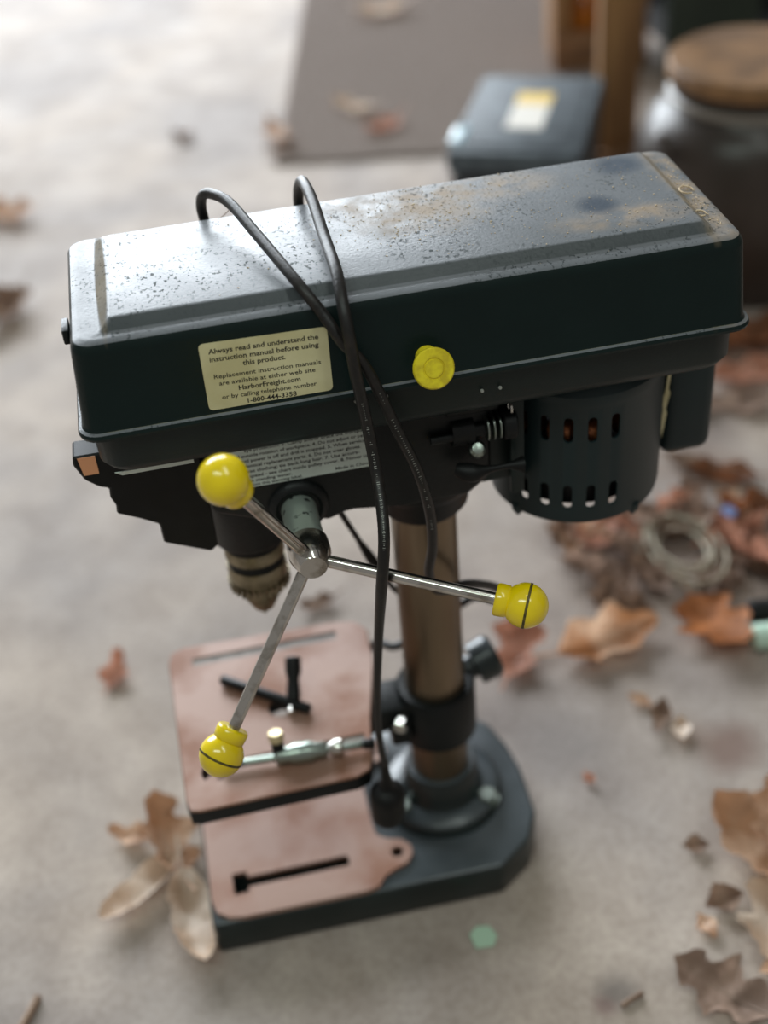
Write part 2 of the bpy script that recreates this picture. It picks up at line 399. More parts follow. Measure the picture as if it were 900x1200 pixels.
def plate(name, corners, thick, nrm, m, parent, r=0, label=None):
    """thin plate; corners TL, TR, BR, BL"""
    nrm = Vector(nrm).normalized(); C = [Vector(c) for c in corners]; pts = []
    if r:
        for i in range(4):
            p, a, b = C[i], C[i-1], C[(i+1) % 4]
            da, db = (a-p).normalized()*r, (b-p).normalized()*r
            for k in range(6):
                t = k/5; pts.append((p+da)*(1-t)**2+p*2*t*(1-t)+(p+db)*t*t)
    else: pts = C
    bm = bmesh.new()
    A = [bm.verts.new(p*S) for p in pts]; B = [bm.verts.new((p+nrm*thick)*S) for p in pts]
    n = len(pts); bm.faces.new(A); bm.faces.new(B)
    for k in range(n): bm.faces.new((A[k], A[(k+1) % n], B[(k+1) % n], B[k]))
    return link(name, bm, m, parent, 30, label)

# ------------------------------------------------------------------ setting
bm = bmesh.new(); add_box(bm, (200, 1600, -25), (6400, 5400, 50))
fl = link('floor', bm, 'concrete', None, 0); fl['kind'] = 'structure'
bm = bmesh.new(); add_box(bm, (2900, 1600, 1200), (60, 5400, 2400))
w = link('wall_right', bm, mat('dim_wall', (110, 98, 86), (94, 84, 74), rough=0.8, scale=4), None, 0); w['kind'] = 'structure'

# ------------------------------------------------------------------ drill press
DP = empty('drill_press')
tag(DP, 'dark green benchtop drill press with yellow-knobbed handles standing on the concrete', 'drill press')

# base
base_poly = [(-202, -84), (28, -86), (56, -66), (69, -40), (70, 8), (66, 34), (57, 62), (40, 80), (-202, 84)]
bm = bmesh.new(); add_prism(bm, base_poly, 0, 36, 'XY', bev=4, seg=3)
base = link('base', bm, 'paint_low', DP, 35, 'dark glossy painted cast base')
pad = rrect(-200, -64, -80, 80, 22, 5)
bm = bmesh.new()
pl = [(-200, -62), (-197, -74), (-188, -81), (-176, -83), (-80, -84), (-70, -82), (-64, -74), (-56, -70), (-44, -66), (-38, -58), (-38, -50), (-44, -43), (-56, -39), (-63, -33), (-64, -20),
      (-64, 20), (-63, 33), (-56, 39), (-44, 43), (-38, 50), (-38, 58), (-44, 66), (-56, 70), (-64, 74), (-70, 80), (-80, 82), (-176, 82), (-188, 80), (-197, 73), (-200, 62)]
add_prism(bm, pl, 35.5, 40, 'XY')
pado = link('machined_pad', bm, 'rust', base, 30, 'rusty bare machined pad with a slot')
def slot_cut(bm, x0, x1, yc, w, z0, z1):
    add_box(bm, ((x0+x1)/2, yc, (z0+z1)/2), (x1-x0, w, z1-z0))
for tgt in (base, pado):
    bm = bmesh.new()
    for yc in (-52, 52):
        slot_cut(bm, -176, -89, yc, 10, 14, 60)
    cut(tgt, bm)
    bm = bmesh.new()
    for yc in (-52, 52):
        slot_cut(bm, -182, -170, yc-0.01, 20, 14.01, 59)
    cut(tgt, bm)
    bm = bmesh.new()
    for yc in (-54, 54):
        add_lathe(bm, (-50, yc, 14), (0, 0, 1), [(0, 5), (50, 5)], 20)
    cut(tgt, bm)
# column and flange
bm = bmesh.new(); add_lathe(bm, (0, 0, 40), (0, 0, 1), [(0, 23), (360, 23)], 56)
link('column', bm, 'column', DP, 30, 'brown tarnished steel column')
bm = bmesh.new()
add_lathe(bm, (0, 0, 35), (0, 0, 1), [(0, 50), (9, 49), (12, 46), (14, 34), (22, 31), (38, 29), (40, 27.5), (40, 23.2)], 56)
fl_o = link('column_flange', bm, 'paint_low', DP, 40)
for a in (-38, 82, 205):
    bm = bmesh.new(); c = (41*math.cos(math.radians(a)), 41*math.sin(math.radians(a)), 45)
    add_lathe(bm, c, (0, 0, 1), [(0, 8), (6, 8), (7, 7)], 6); add_lathe(bm, c, (0, 0, 1), [(-1, 10), (0.8, 10)], 24)
    link('bolt', bm, 'steel_spot', fl_o, 30)
# table collar
bm = bmesh.new()
add_lathe(bm, (0, 0, 116), (0, 0, 1), [(0, 23.3), (0, 28), (3, 31), (48, 31), (51, 29), (51, 23.3)], 56, caps=False)
add_box(bm, (-33, -14, 138), (16, 22, 18), bev=3)
add_box(bm, (-46, 0, 150), (50, 34, 24), bev=3)
colr = link('table_collar', bm, 'paint_dark', DP, 40)
bm = bmesh.new()
add_lathe(bm, (22, 10, 160), (0.9, 0.15, 0.25), [(0, 10), (12, 10), (13, 17), (28, 18), (32, 15), (33, 0)], 36)
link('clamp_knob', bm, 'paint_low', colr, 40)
bm = bmesh.new(); add_lathe(bm, (-30, -20, 152), (-0.5, -0.8, 0.1), [(0, 6), (9, 6), (10, 5), (10, 0)], 6)
link('bolt', bm, 'steel', colr, 30)
# table
tp = [(-201, 70), (-198, 82), (-188, 86), (-62, 82), (-48, 78), (-40, 66), (-42, 30), (-56, -30), (-62, -68), (-66, -78), (-76, -82), (-190, -84), (-197, -82), (-199, -72)]
bm = bmesh.new(); add_prism(bm, tp, 158, 169.5, 'XY')
tab = link('table', bm, 'paint_dark', DP, 30)
bm = bmesh.new()
ctr = Vector((-125, 0))
add_prism(bm, [tuple(ctr+(Vector(p)-ctr)*0.995) for p in tp], 169.3, 172, 'XY', bev=0.7, seg=1)
tabs = link('table_surface', bm, 'rust', tab, 30, 'rusty bare iron table top')
for tgt in (tab, tabs):
    bm = bmesh.new()
    slot_cut(bm, -182, -66, 66, 9, 165, 200); slot_cut(bm, -170, -64, -47, 9, 165, 200)
    cut(tgt, bm)
    bm = bmesh.new(); add_lathe(bm, (-176, -50, 140), (0, 0, 1), [(0, 10), (60, 10)], 24); cut(tgt, bm)
    bm = bmesh.new(); add_lathe(bm, (-120, 0, 140), (0, 0, 1), [(0, 10), (60, 10)], 24); cut(tgt, bm)

for xa, xb, yc in ((-182, -66, 66), (-166, -64, -47)):
    bm = bmesh.new(); add_box(bm, ((xa+xb)/2, yc, 168), (xb-xa-.4, 8.6, 6)); link('slot_filler', bm, 'slotgrey', tab, 0)  # added filler strips; grey stands in for lit floor seen through the slots
# head casting
bm = bmesh.new()
add_prism(bm, [(-141, 456), (-141, 401), (-110, 388), (-84, 384), (-70, 379), (-56, 384), (-23, 379), (22, 379), (38, 392), (38, 456)], -48, 46, 'XZ', bev=5, seg=3)
head = link('head', bm, 'paint_dark', DP, 35)
bm = bmesh.new()
add_lathe(bm, (0, 0, 346), (0, 0, 1), [(0, 23.2), (0, 29), (4, 32), (16, 33), (22, 38), (26, 40), (100, 40)], 56, caps=False)
link('column_socket', bm, 'paint_dark', head, 40)
bm = bmesh.new()
add_lathe(bm, (-119, 0, 346), (0, 0, 1), [(0, 20), (0, 25), (3, 27.5), (60, 29)], 48, caps=False)
link('quill_housing', bm, 'paint_dark', head, 40)
bm = bmesh.new()
add_lathe(bm, (-88, -47, 397), (0, -1, 0), [(0, 20), (2, 19.5), (5, 17.5), (6, 15), (4, 13), (4, 0)], 48)
link('shaft_boss', bm, 'paint_dark', head, 40)
# front guard bracket
gp = [(-214, 457), (-214, 466), (-217, 452), (-212.5, 440), (-205, 433), (-199.6, 431), (-200.5, 424), (-198, 417), (-199, 411), (-186, 404), (-175, 397), (-175, 382), (-147, 368), (-142, 372), (-142, 457)]
gp = gp[2:]; gp = [(-216, 458)] + gp
bm = bmesh.new(); add_prism(bm, gp, -42, -24, 'XZ', bev=1.2, seg=1)
gd = link('front_guard', bm, 'black', DP, 30)
plate('sticker', [(-213.5, -42.3, 457), (-203, -42.3, 457), (-203, -42.3, 444), (-212, -42.3, 444)], 0.4, (0, -1, 0), 'orange_tab', gd, 0, 'small orange sticker')
plate('pale_strip', [(-192, -63, 457), (-146, -63, 457), (-146, -62, 453.8), (-188, -62, 453.8)], 0.6, (0, -1, -.3), 'labelcool', gd, 0, 'pale strip edge')
# chuck
ch = None
bm = bmesh.new()
add_lathe(bm, (-119, 0, 347), (0, 0, -1), [(0, 20), (1, 21.5), (7, 21.5), (9, 20)], 48)
ck = link('chuck', bm, 'black', DP, 30, 'black chuck collar')
bm = bmesh.new(); add_lathe(bm, (-119, 0, 338), (0, 0, -1), [(0, 20.3), (1, 20.8), (9, 20.8), (10, 20)], 48)
link('chuck_ring', bm, 'chuck', ck, 30)
bm = bmesh.new(); add_lathe(bm, (-119, 0, 328), (0, 0, -1), [(0, 19.8), (6, 19.8)], 48)
link('chuck_groove', bm, 'black', ck, 30)
bm = bmesh.new(); add_lathe(bm, (-119, 0, 322), (0, 0, -1), [(0, 20.4), (1, 20.8), (15, 20.6), (19, 18.5), (21, 16)], 48)
for k in range(28):
    a = 2*math.pi*k/28
    add_box(bm, (-119+20.6*math.cos(a), 20.6*math.sin(a), 305), (2.2, 2.2, 7), Matrix.Rotation(a, 3, 'Z'))
link('chuck_sleeve', bm, 'chuck', ck, 30)
bm = bmesh.new(); add_lathe(bm, (-119, 0, 301), (0, 0, -1), [(0, 14.5), (8, 14.5), (20, 9), (23, 7.5), (23, 4), (15, 3.5), (15, 0)], 40)
link('chuck_nose', bm, 'chuck', ck, 30)
for k in range(3):
    bm = bmesh.new(); a = 2*math.pi*k/3+.4
    add_box(bm, (-119+3.4*math.cos(a), 3.4*math.sin(a), 278), (5, 3.2, 8), Matrix.Rotation(a, 3, 'Z'), bev=.6, seg=1)
    link('chuck_jaw', bm, 'steel', ck, 30)
# feed shaft, hub, handles
bm = bmesh.new(); add_lathe(bm, (-88.3, -44, 396), (0, -1, 0), [(0, 11.3), (42, 11.3)], 40)
link('feed_shaft', bm, 'shaft', DP, 30, 'pitted shiny feed shaft')
bm = bmesh.new(); add_lathe(bm, (-88.3, -86, 396), (0, -1, 0), [(0, 12.5), (0.5, 13), (10, 13), (22, 8.8), (23, 8), (23, 0)], 40)
hub = link('feed_hub', bm, 'steel', DP, 30)
H = Vector((-88.3, -98, 395.5))
for a0, knob_spin in ((1.94, 0), (1.94+2*math.pi/3, 1), (1.94+4*math.pi/3, 2)):
    E = Vector((-88.3+117.9*math.cos(a0), -154.6, 394.9+117.9*math.sin(a0)))
    d = (E-H).normalized(); ln = (E-H).length
    bm = bmesh.new(); add_lathe(bm, H, d, [(5, 3.5), (11, 3.5), (11.5, 3.9), (ln-12, 3.7)], 28)
    hd = link('feed_handle', bm, 'steel', DP, 30, 'polished steel feed handle rod')
    prof = [(-18, 3.8), (-18, 9.2), (-17, 9.9), (-14, 9.9), (-10.5, 9.6)]
    R0 = 13.6
    for k in range(0, 23):
        th = math.radians(138-k*138/22); t, r = R0*-math.cos(th)*-1, R0*math.sin(th)
        t = R0*math.cos(math.radians(138-k*138/22)); prof.append((t, r))
    prof[-1] = (R0, 0)
    # seam groove
    out = []
    for t, r in prof:
        out.append((t, r))
    bm = bmesh.new(); add_lathe(bm, E, d, out, 48)
    kb = link('knob', bm, 'yellow', hd, 60, 'yellow plastic ball knob')
    bm = bmesh.new(); rr = math.sqrt(R0**2-9)
    add_lathe(bm, E, d, [(0.3, 13.2), (0.5, 13.8), (1.9, 13.7), (2.1, 13.1)], 48, caps=False)
    if knob_spin: link('seam', bm, 'groove', kb, 60, 'dirty seam around the knob')
    else: bm.free()

# lower tray of the pulley cover
bm = bmesh.new()
add_loft(bm, [(rrect(-178, 168, -48, 48, 10), 456), (rrect(-192, 180, -63, 63, 13), 456.3), (rrect(-195.5, 183.5, -66, 66, 15), 459), (rrect(-199, 187, -68.6, 68.6, 16), 464),
              (rrect(-201, 189, -70, 70, 24), 484), (rrect(-203, 191, -72, 72, 14), 486)])
tray = link('pulley_tray', bm, 'paint', DP, 40)
# lid
bm = bmesh.new()
add_loft(bm, [(rrect(-204, 192, -73, 73, 13), 485.8), (rrect(-206, 194, -74.5, 74.5, 13), 486.6), (rrect(-206.4, 194.4, -75, 75, 13), 488.4), (rrect(-205.5, 193.5, -74, 74, 12), 490.2),
              (rrect(-203.8, 191.8, -72.2, 72.2, 11), 490.9), (rrect(-203, 191, -71.4, 71.4, 11), 492.5), (rrect(-199.8, 187.8, -67.6, 67.6, 11), 537.5),
              (rrect(-199.2, 187.2, -66.9, 66.9, 10.5), 540.5), (rrect(-197.5, 185.5, -65.2, 65.2, 10), 543), (rrect(-194.5, 182.5, -62.3, 62.3, 8), 544.2), (rrect(-192, 180, -60, 60, 6), 544.3),
              (rrect(-183.6, 172.6, -56.2, 58.6, 3), 544.3), (rrect(-182.2, 171.4, -55.2, 57.8, 3), 544.8), (rrect(-177, 166.6, -50.6, 53.4, 3), 549.4), (rrect(-175.4, 165, -49.4, 52, 3), 549.9)])
lid = link('pulley_lid', bm, 'dusty', DP, 28)
bm = bmesh.new()
add_loft(bm, [(rrect(-204.6, 192.6, -73.2, 73.2, 12), 490.1), (rrect(-203.4, 191.4, -71.9, 71.9, 11), 491.2)], False, False)
link('rim_dust', bm, 'ledge', lid, 30, 'line of dust settled on the rim')
for x in (-48, -30, 27, 38):
    bm = bmesh.new(); add_lathe(bm, (x, -70.5, 484-8*(x > 0)-2), (0, -1, 0.1), [(0, 1.2), (1.2, .9), (1.3, 0)], 8)
    link('paint_chip', bm, 'inkpale', tray, 30)
bm = bmesh.new(); add_box(bm, (-202.5, -28, 534), (4, 16, 9), bev=1); link('latch', bm, 'paint_dark', lid, 30)
# lid pull knob
kax = Vector((0.02, -1, 0.42)).normalized(); k0 = Vector((-5, -68, 504))
bm = bmesh.new(); add_lathe(bm, k0, (0.04, -1, 0.05), [(0, 6.5), (4, 6.8), (8, 6.3), (16, 5.6)], 28)
lk = link('lid_knob', bm, 'yellow_knob', lid, 40, 'yellow disc pull knob on a stub')
bm = bmesh.new(); add_lathe(bm, k0+Vector((0.6, -15.5, 0)), kax, [(-1, 6), (0, 10.5), (1.2, 11.8), (3.4, 12), (4.4, 11.2), (4.4, 6.4), (3.9, 6.1), (3.9, 5.6), (4.5, 5.2), (4.5, 0)], 44)
o = link('knob_disc', bm, 'yellow_knob', DP, 30); o.parent = lk
# instruction label on the lid
def lidp(x, z): return Vector((x, -71.4+(z-492.5)/45*3.8, z))
ln_ = Vector((0, -45, 3.8)).normalized()
TL, TR, BR, BL = lidp(-131.3, 534.3), lidp(-59.7, 531.3), lidp(-60.6, 492.6), lidp(-131.4, 491.8)
TL, TR, BR, BL = lidp(-131.3, 534.6), lidp(-59.6, 532.6), lidp(-60.4, 493.0), lidp(-131.6, 493.2)
lab = plate('instruction_label', [TL, TR, BR, BL], 0.25, ln_, 'labelwarm', lid, 3.2, 'pale rounded label with black print')
uu = (TR-TL).normalized(); vv = Vector((0, 3.8, 45)).normalized(); vv = (vv-uu*vv.dot(uu)).normalized()
lettering(lab, [('Always read and understand the', 5, 66.5, -5.2, 3.0, 0.02), ('instruction manual before using', 5.2, 66.2, -10, 3.0, 0.02),
                ('this product.', 23, 47, -14.6, 3.0, 0.02), ('Replacement instruction manuals', 6.2, 66.5, -20.8, 2.7, 0.011),
                ('are available at either web site', 8.5, 63, -25.2, 2.7, 0.011), ('HarborFreight.com', 19, 54, -29.6, 2.9, 0.02),
                ('or by calling telephone number', 9, 63, -34.0, 2.7, 0.011), ('1-800-444-3358', 23, 51, -38.4, 2.9, 0.02)], TL, uu, vv, ln_, 0.32)
# safety label on the head side
sl = plate('safety_label', [(-136, -48, 452), (-38, -48, 452), (-38.6, -48, 417.6), (-136, -48, 417.6)], 0.25, (0, -1, 0), 'labelcool', DP, 0, 'grey label of fine print')
lettering(sl, [('2. Always wear ANSI', 68, 97, 32.0, 2.4, .016), ('eye protection. 3. Clamp and/or brace the workpiece', 20, 97, 28.1, 2.4, .016),
               ('and outside rotation of workpiece. 4. Do not adjust or perfo', 12, 97, 24.2, 2.4, .016), ('until power is off and drill is stopped. 5. When servicing', 16, 96.5, 20.3, 2.4, .016),
               ('identical replacement parts. 6. Do not wear gloves,', 18, 91, 16.4, 2.4, .016), ('or loose clothing; tie back long hair. 7. Use accura-', 12, 90, 12.5, 2.4, .016),
               ('drill speed - see chart inside pulley cover. 8. Never use', 14, 97, 8.7, 2.4, .016), ('or in standing water.', 16, 47, 5.2, 2.2, .016),
               ('remove this warning label.', 16, 53, 2.0, 2.1, .016), ('Made in China', 74, 95.5, 2.8, 2.2, .016)], (-136, -48, 417.6), (1, 0, 0), (0, 0, 1), (0, -1, 0), 0.32)

# motor
mc = Vector((108, 0, 0)); mr = 58
bm = bmesh.new()
prof = [(348, 50), (345.6, 52), (345, 55), (346.5, 57.4), (350, mr), (438, mr), (439, mr+.6), (446, mr+.6), (452, 54), (456, 40)]
add_lathe(bm, (mc.x, 0, 0), (0, 0, 1), prof+[(455, 38), (450, 52.5), (438, mr-1.8), (352, mr-1.8), (349, 53), (349.5, 50)], 72, caps=False)
bmesh.ops.remove_doubles(bm, verts=bm.verts, dist=1e-6)
# close the shell between first and last ring
be = [e for e in bm.edges if e.is_boundary]
bmesh.ops.bridge_loops(bm, edges=be)
mot = link('motor', bm, 'motor', DP, 35, 'blue-green motor can with vent slots')
bm = bmesh.new()
for zc in (421, 368):
    for k in (-52, -37, -22, -7, 8, 128, 143, 158, 173, 188):
        a = math.radians(-90+k)
        dx, dy = math.cos(a), math.sin(a); tx, ty = -dy, dx
        pts = []
        for t in range(12):
            th = 2*math.pi*t/12; u = 3.0*math.cos(th); w = 3.0*math.sin(th)+(6.6 if math.sin(th) > 0.01 else -6.6 if math.sin(th) < -0.01 else 0)
            pts.append((u, w))
        pts = [(3.0, -6.6), (3.0, 6.6), (2.1, 8.8), (0, 9.7), (-2.1, 8.8), (-3.0, 6.6), (-3.0, -6.6), (-2.1, -8.8), (0, -9.7), (2.1, -8.8)]
        A = [bm.verts.new(Vector((mc.x+dx*50+tx*u, dy*50+ty*u, zc+w))*S) for u, w in pts]
        B = [bm.verts.new(Vector((mc.x+dx*64+tx*u, dy*64+ty*u, zc+w))*S) for u, w in pts]
        bm.faces.new(A); bm.faces.new(B[::-1])
        for i in range(len(pts)): bm.faces.new((A[i], B[i], B[(i+1) % len(pts)], A[(i+1) % len(pts)]))
cut(mot, bm, 35)
bm = bmesh.new(); add_lathe(bm, (mc.x, 0, 357), (0, 0, 1), [(0, 12), (0, 50), (44, 50), (44, 12)], 40); link('stator', bm, 'iron', mot, 30, 'dark stator core seen through the vents')
bm = bmesh.new()
for k in range(12):
    a = 2*math.pi*k/12
    add_lathe(bm, (mc.x+43*math.cos(a), 43*math.sin(a), 411), (-math.sin(a), math.cos(a), 0), [(-9, 2), (-7, 8), (0, 10), (7, 8), (9, 2)], 10)
link('winding', bm, 'copper', mot, 50, 'copper windings seen through the upper vents')
for a in (-150, -62, 30, 120):
    bm = bmesh.new(); ar = math.radians(a); c = (mc.x+55*math.cos(ar), 55*math.sin(ar), 346)
    add_lathe(bm, c, (0, 0, -1), [(-4, 4.5), (0, 4.5), (2, 3.6), (6, 1.2), (6.5, 0)], 10)
    link('motor_foot', bm, 'motor', mot, 30)
# capacitor box at the far side of the motor
bm = bmesh.new(); add_box(bm, (186, 10, 407), (37, 44, 110), bev=9, seg=4); add_box(bm, (166, 12, 420), (8, 20, 60))
link('switch_box', bm, 'motor', mot, 40)
bm = bmesh.new(); add_prism(bm, [(167, 424), (169.5, 428), (168, 412), (169.3, 408), (167, 396), (168, 392), (165.3, 372), (164.3, 384), (165.1, 396), (164.1, 402), (166.1, 412)], -15, -14.6, 'XZ')
link('torn_sticker', bm, 'labelwarm', mot, 0, 'torn pale sticker in the gap')
# motor mount and belt tensioner
bm = bmesh.new(); add_box(bm, (56, -22, 414), (4, 52, 74), bev=1); add_box(bm, (54, -49, 414), (9, 3, 74), bev=1); add_box(bm, (45, -12, 418), (26, 52, 76), bev=2)
link('motor_bracket', bm, 'paint', DP, 30)
bm = bmesh.new()
add_lathe(bm, (-2, -52, 431), (1, 0, 0), [(0, 3), (14, 3)], 18)
add_lathe(bm, (12, -46, 431), (1, 0, 0), [(0, 9.5), (14, 9.5)], 28)
add_lathe(bm, (26, -48, 431), (1, 0, 0), [(0, 5.5), (12, 5.5)], 24)
add_box(bm, (26, -44, 447), (34, 12, 7), bev=2)
ten = link('belt_tensioner', bm, 'paint_dark', DP, 35)
bm = bmesh.new()
for x in (33, 37, 41): add_lathe(bm, (x, -49, 432), (1, 0, 0), [(0, 7), (.8, 8.6), (1.6, 8.6), (2.2, 7)], 24)
link('spring', bm, 'steel_spot', ten, 30)
bm = bmesh.new(); add_lathe(bm, (44, -49, 432), (1, 0, 0), [(0, 9), (1, 10), (8, 10), (9, 9)], 28); link('nut', bm, 'paint_dark', ten, 30)
bm = bmesh.new(); pts = [Vector((49, -52+4*math.cos(t*.5), 446+4*math.sin(t*.5))) for t in range(-2, 9)]; add_tube(bm, pts, 0.8, 8); link('wire_clip', bm, 'steel', ten, 40)
bm = bmesh.new(); add_lathe(bm, (27, -52, 418), (0, -0.7, 0.7), [(0, 5.5), (4, 5.2), (6, 3.5), (6.6, 0)], 20); link('screw', bm, 'steel_spot', ten, 30, 'bright screw head')
bm = bmesh.new(); add_tube(bm, spline([(12, -56, 409), (22, -60, 407), (30, -61, 408), (44, -62, 409), (54, -62, 408)], 5), [4+2.2*math.sin(i*.35) for i in range(21)], 14)
link('lock_lever', bm, 'black', ten, 40)

# power cord laid over the cover
A_ = [(-112, 78, 512), (-112.5, 76.5, 530), (-113.9, 72, 549), (-111.5, 64, 561), (-105, 54, 564.5), (-97, 36, 565), (-87.0, -1.0, 562), (-71.5, -56, 555.5), (-60.5, -72, 541), (-53.4, -80, 528.1), (-41.9, -84, 511.3),
      (-28.0, -85, 468.3), (-17, -86, 434.0), (-11.0, -82, 399.5), (-9.3, -75, 366.5), (-10.8, -65, 335.3), (-1.7, -50, 304.9), (22.6, -35, 292.1), (50.4, -10, 258.5), (57.4, 10, 225.5),
      (41.1, 34, 213.7), (10, 38, 190), (-21.9, 35, 177.1), (-36, 52, 168), (-44, 75, 120), (-30, 90, 60)]
B_ = [(-53, 90, 500), (-52.2, 87, 521.8), (-51.6, 80, 545), (-50.5, 66, 559), (-49.5, 50, 562.5), (-48.7, 28, 562), (-49, -12, 559), (-49.3, -54, 557.5), (-50.4, -76, 549), (-49.9, -86, 533.5), (-48.9, -89, 512.2),
      (-45.7, -89, 480.8), (-43.9, -97, 450.4), (-45.1, -115, 433.4), (-47.8, -128, 418.9), (-52, -130, 388.7), (-54.2, -115, 340.7), (-57.4, -103, 281.2), (-59.1, -97, 231.9), (-57.1, -93, 191.5)]
sA, sB = spline(A_, 10), spline(B_, 10)
bm = bmesh.new()
add_tube(bm, sA, 3.3, 14)
rb = [3.5 if i < 150 else 3.5-1.0*min(1, (i-150)/20) for i in range(len(sB))]
add_tube(bm, sB, rb, 14)
add_tube(bm, spline([(-66, -14, 378), (-57.8, -10, 354), (-44.6, 0, 314), (-36.3, 5, 290.4), (-20.1, 10, 254.7), (3.7, 30, 226.8), (30, 40, 215)], 8), 2.1, 12)
cord = link('power_cord', bm, 'rubber', DP, 60, 'black rubber power cord looped over the cover')
bm = bmesh.new()
add_tube(bm, [(-46, -1, 318), (-40, 3, 301), (-35, 5.5, 287)], [2.4, 3.8, 3.9], 12)
link('strain_relief', bm, 'black', cord, 40)
bm = bmesh.new()
add_tube(bm, spline([(-57.1, -93, 200), (-57.0, -92, 185), (-56.5, -91, 168), (-57, -91, 160), (-57.5, -90, 140), (-58.5, -89, 128)], 4),
         [2.6, 2.7, 2.8, 3, 3.2, 3.6, 4, 4.4, 5, 5.8, 7, 10, 12.5, 13, 13, 12.8, 12.5, 12.2, 12, 11, 9], 16)
link('plug', bm, 'black', cord, 40, 'black moulded plug')
# worn print on the cord
bm = bmesh.new()
for path, i0, i1 in ((sA, 104, 134), (sB, 106, 142)):
    for i in range(i0, i1):
        if random.random() < 0.3: continue
        p = path[i]; t = (path[i+1]-path[i-1]).normalized()
        n = (Vector((-129, -697, 901))-p).normalized(); n = (n-t*n.dot(t)).normalized(); s = t.cross(n)
        for q in (0, .45):
            c = p+n*(3.42 if path is sA else 3.62)+t*(q*(path[i+1]-path[i]).length)
            a, b2 = random.uniform(.15, .9), random.uniform(.25, .5)
            vs = [bm.verts.new((c+s*a*i2*1.0+t*b2*j2-n*.08*a)*S) for i2, j2 in ((-1, -.5), (1, -.5), (1, .5), (-1, .5))]
            bm.faces.new(vs)
pr = link('faded_print', bm, 'inkpale', cord, 0, 'faded pale print along the cord')

# sawdust crumbs lying on the lid
bm = bmesh.new()
def top_z(x, y):
    return 549.9 if (-175 < x < 165 and -49 < y < 52) else 544.3
n = 0
while n < 900:
    q = random.random()
    if q < 0.45: x, y = random.gauss(15, 30), random.gauss(18, 22)
    elif q < 0.7: x, y = random.uniform(168, 182), random.uniform(-58, 58)
    else: x, y = random.uniform(60, 182), random.uniform(-60, 60)
    if random.random() < 0.06: x, y = random.uniform(-190, 180), random.uniform(-60, 58)
    if not (-190 < x < 181 and -59 < y < 59) or 165 < x < 173 or y < -49 and y > -57 or y > 52: continue
    s = random.choice((.2, .25, .3, .4, .55)); z = top_z(x, y)
    add_box(bm, (x, y, z+s*.3), (s*random.uniform(.6, 2.6), s, s*.6), Matrix.Rotation(random.uniform(0, 3.1), 3, 'Z')); n += 1
sd = link('sawdust', bm, 'sawdust', None, 0)
tag(sd, 'fine tan sawdust crumbs scattered on top of the pulley cover', 'sawdust', kind='stuff')
# one curled shaving at the end
for k, (x, y, r) in enumerate(((176, -2, 4.2), (172, -34, 3.2))):
    bm = bmesh.new()
    pts = [(x+r*math.cos(t*.6)*(1+.03*t), y+r*1.5*math.sin(t*.6), 545.2+t*.2) for t in range(9)]
    add_tube(bm, pts, 0.55, 6)
    o = link('wood_shaving', bm, 'sawdust', None, 40)
    tag(o, ('curled pale wood shaving at the motor end of the cover' if k == 0 else 'pale shaving by the corner of the raised cover panel'), 'wood shaving')
bm = bmesh.new(); add_tube(bm, spline([(-108, 58, 545), (-102, 58, 548), (-97, 60, 551)], 4), .3, 6)
tag(link('twig', bm, 'leaf_brown', None, 40), 'thin brown twig under the arched cord on the cover', 'twig')

# ------------------------------------------------------------------ tools on the table
CK = empty('chuck_key', (-108, -2, 172)); tag(CK, 'black T-handled chuck key lying on the rusty drill table', 'chuck key')
def off(v, o): return Vector(v)-Vector(o)
O = (-108, -2, 172)
bm = bmesh.new(); add_lathe(bm, off((-161, 37, 176.3), O), (61.6, -49.3, 0), [(0, 3.2), (1, 4), (78, 4), (79, 3.2)], 20); link('cross_bar', bm, 'black', CK, 40)
bm = bmesh.new(); add_lathe(bm, off((-109.5, -1, 180), O), (2.6, 12, 9), [(-2, 5), (3, 5.5), (14, 4.5), (20, 6.2), (30, 6.2), (31, 5)], 24)
link('key_body', bm, 'black', CK, 40)
bm = bmesh.new(); add_lathe(bm, off((-112, -6, 175.2), O), (-.2, -1, 0), [(0, 3), (6, 3)], 16); link('tip', bm, 'steel', CK, 40)
TW = empty('tap_wrench', (-108, -58, 172)); tag(TW, 'steel tap wrench with a brass screw lying across the table slot', 'tap wrench')
O = (-108, -58, 172)
bm = bmesh.new(); add_lathe(bm, off((-170, -51, 177), O), (107, -7, 0), [(0, 2.2), (1, 2.8), (106, 2.8), (107, 2.2)], 18); link('bar', bm, 'steel_spot', TW, 40)
bm = bmesh.new(); add_lathe(bm, off((-64, -58, 177), O), (107, -7, 0), [(-3, 3.4), (0, 3.8), (5, 3.8), (6, 3)], 18); link('end_cap', bm, 'black', TW, 40)
bm = bmesh.new(); add_lathe(bm, off((-131, -53.5, 178), O), (107, -7, 0), [(0, 5), (2, 6.5), (10, 6.5), (14, 8), (26, 8), (30, 6), (36, 6), (38, 4.5)], 28); link('barrel', bm, 'steel_spot', TW, 40)
bm = bmesh.new(); add_lathe(bm, off((-88, -56.5, 178), O), (107, -7, 0), [(-4, 4), (0, 6.5), (5, 6.5), (7, 4)], 24); link('collar', bm, 'steel', TW, 40)
bm = bmesh.new(); add_lathe(bm, off((-128, -52, 181), O), (0, .25, 1), [(0, 4.6), (9, 4.6), (9.5, 4)], 20); link('screw_stem', bm, 'paint_dark', TW, 40)
bm = bmesh.new(); add_lathe(bm, off((-128, -49.6, 190.4), O), (0, .25, 1), [(0, 5), (.5, 5.6), (6, 5.6), (7, 4.8), (7, 0)], 20); link('brass_screw', bm, mat('brass', (206, 190, 150), rough=.5, metal=.6), TW, 40)

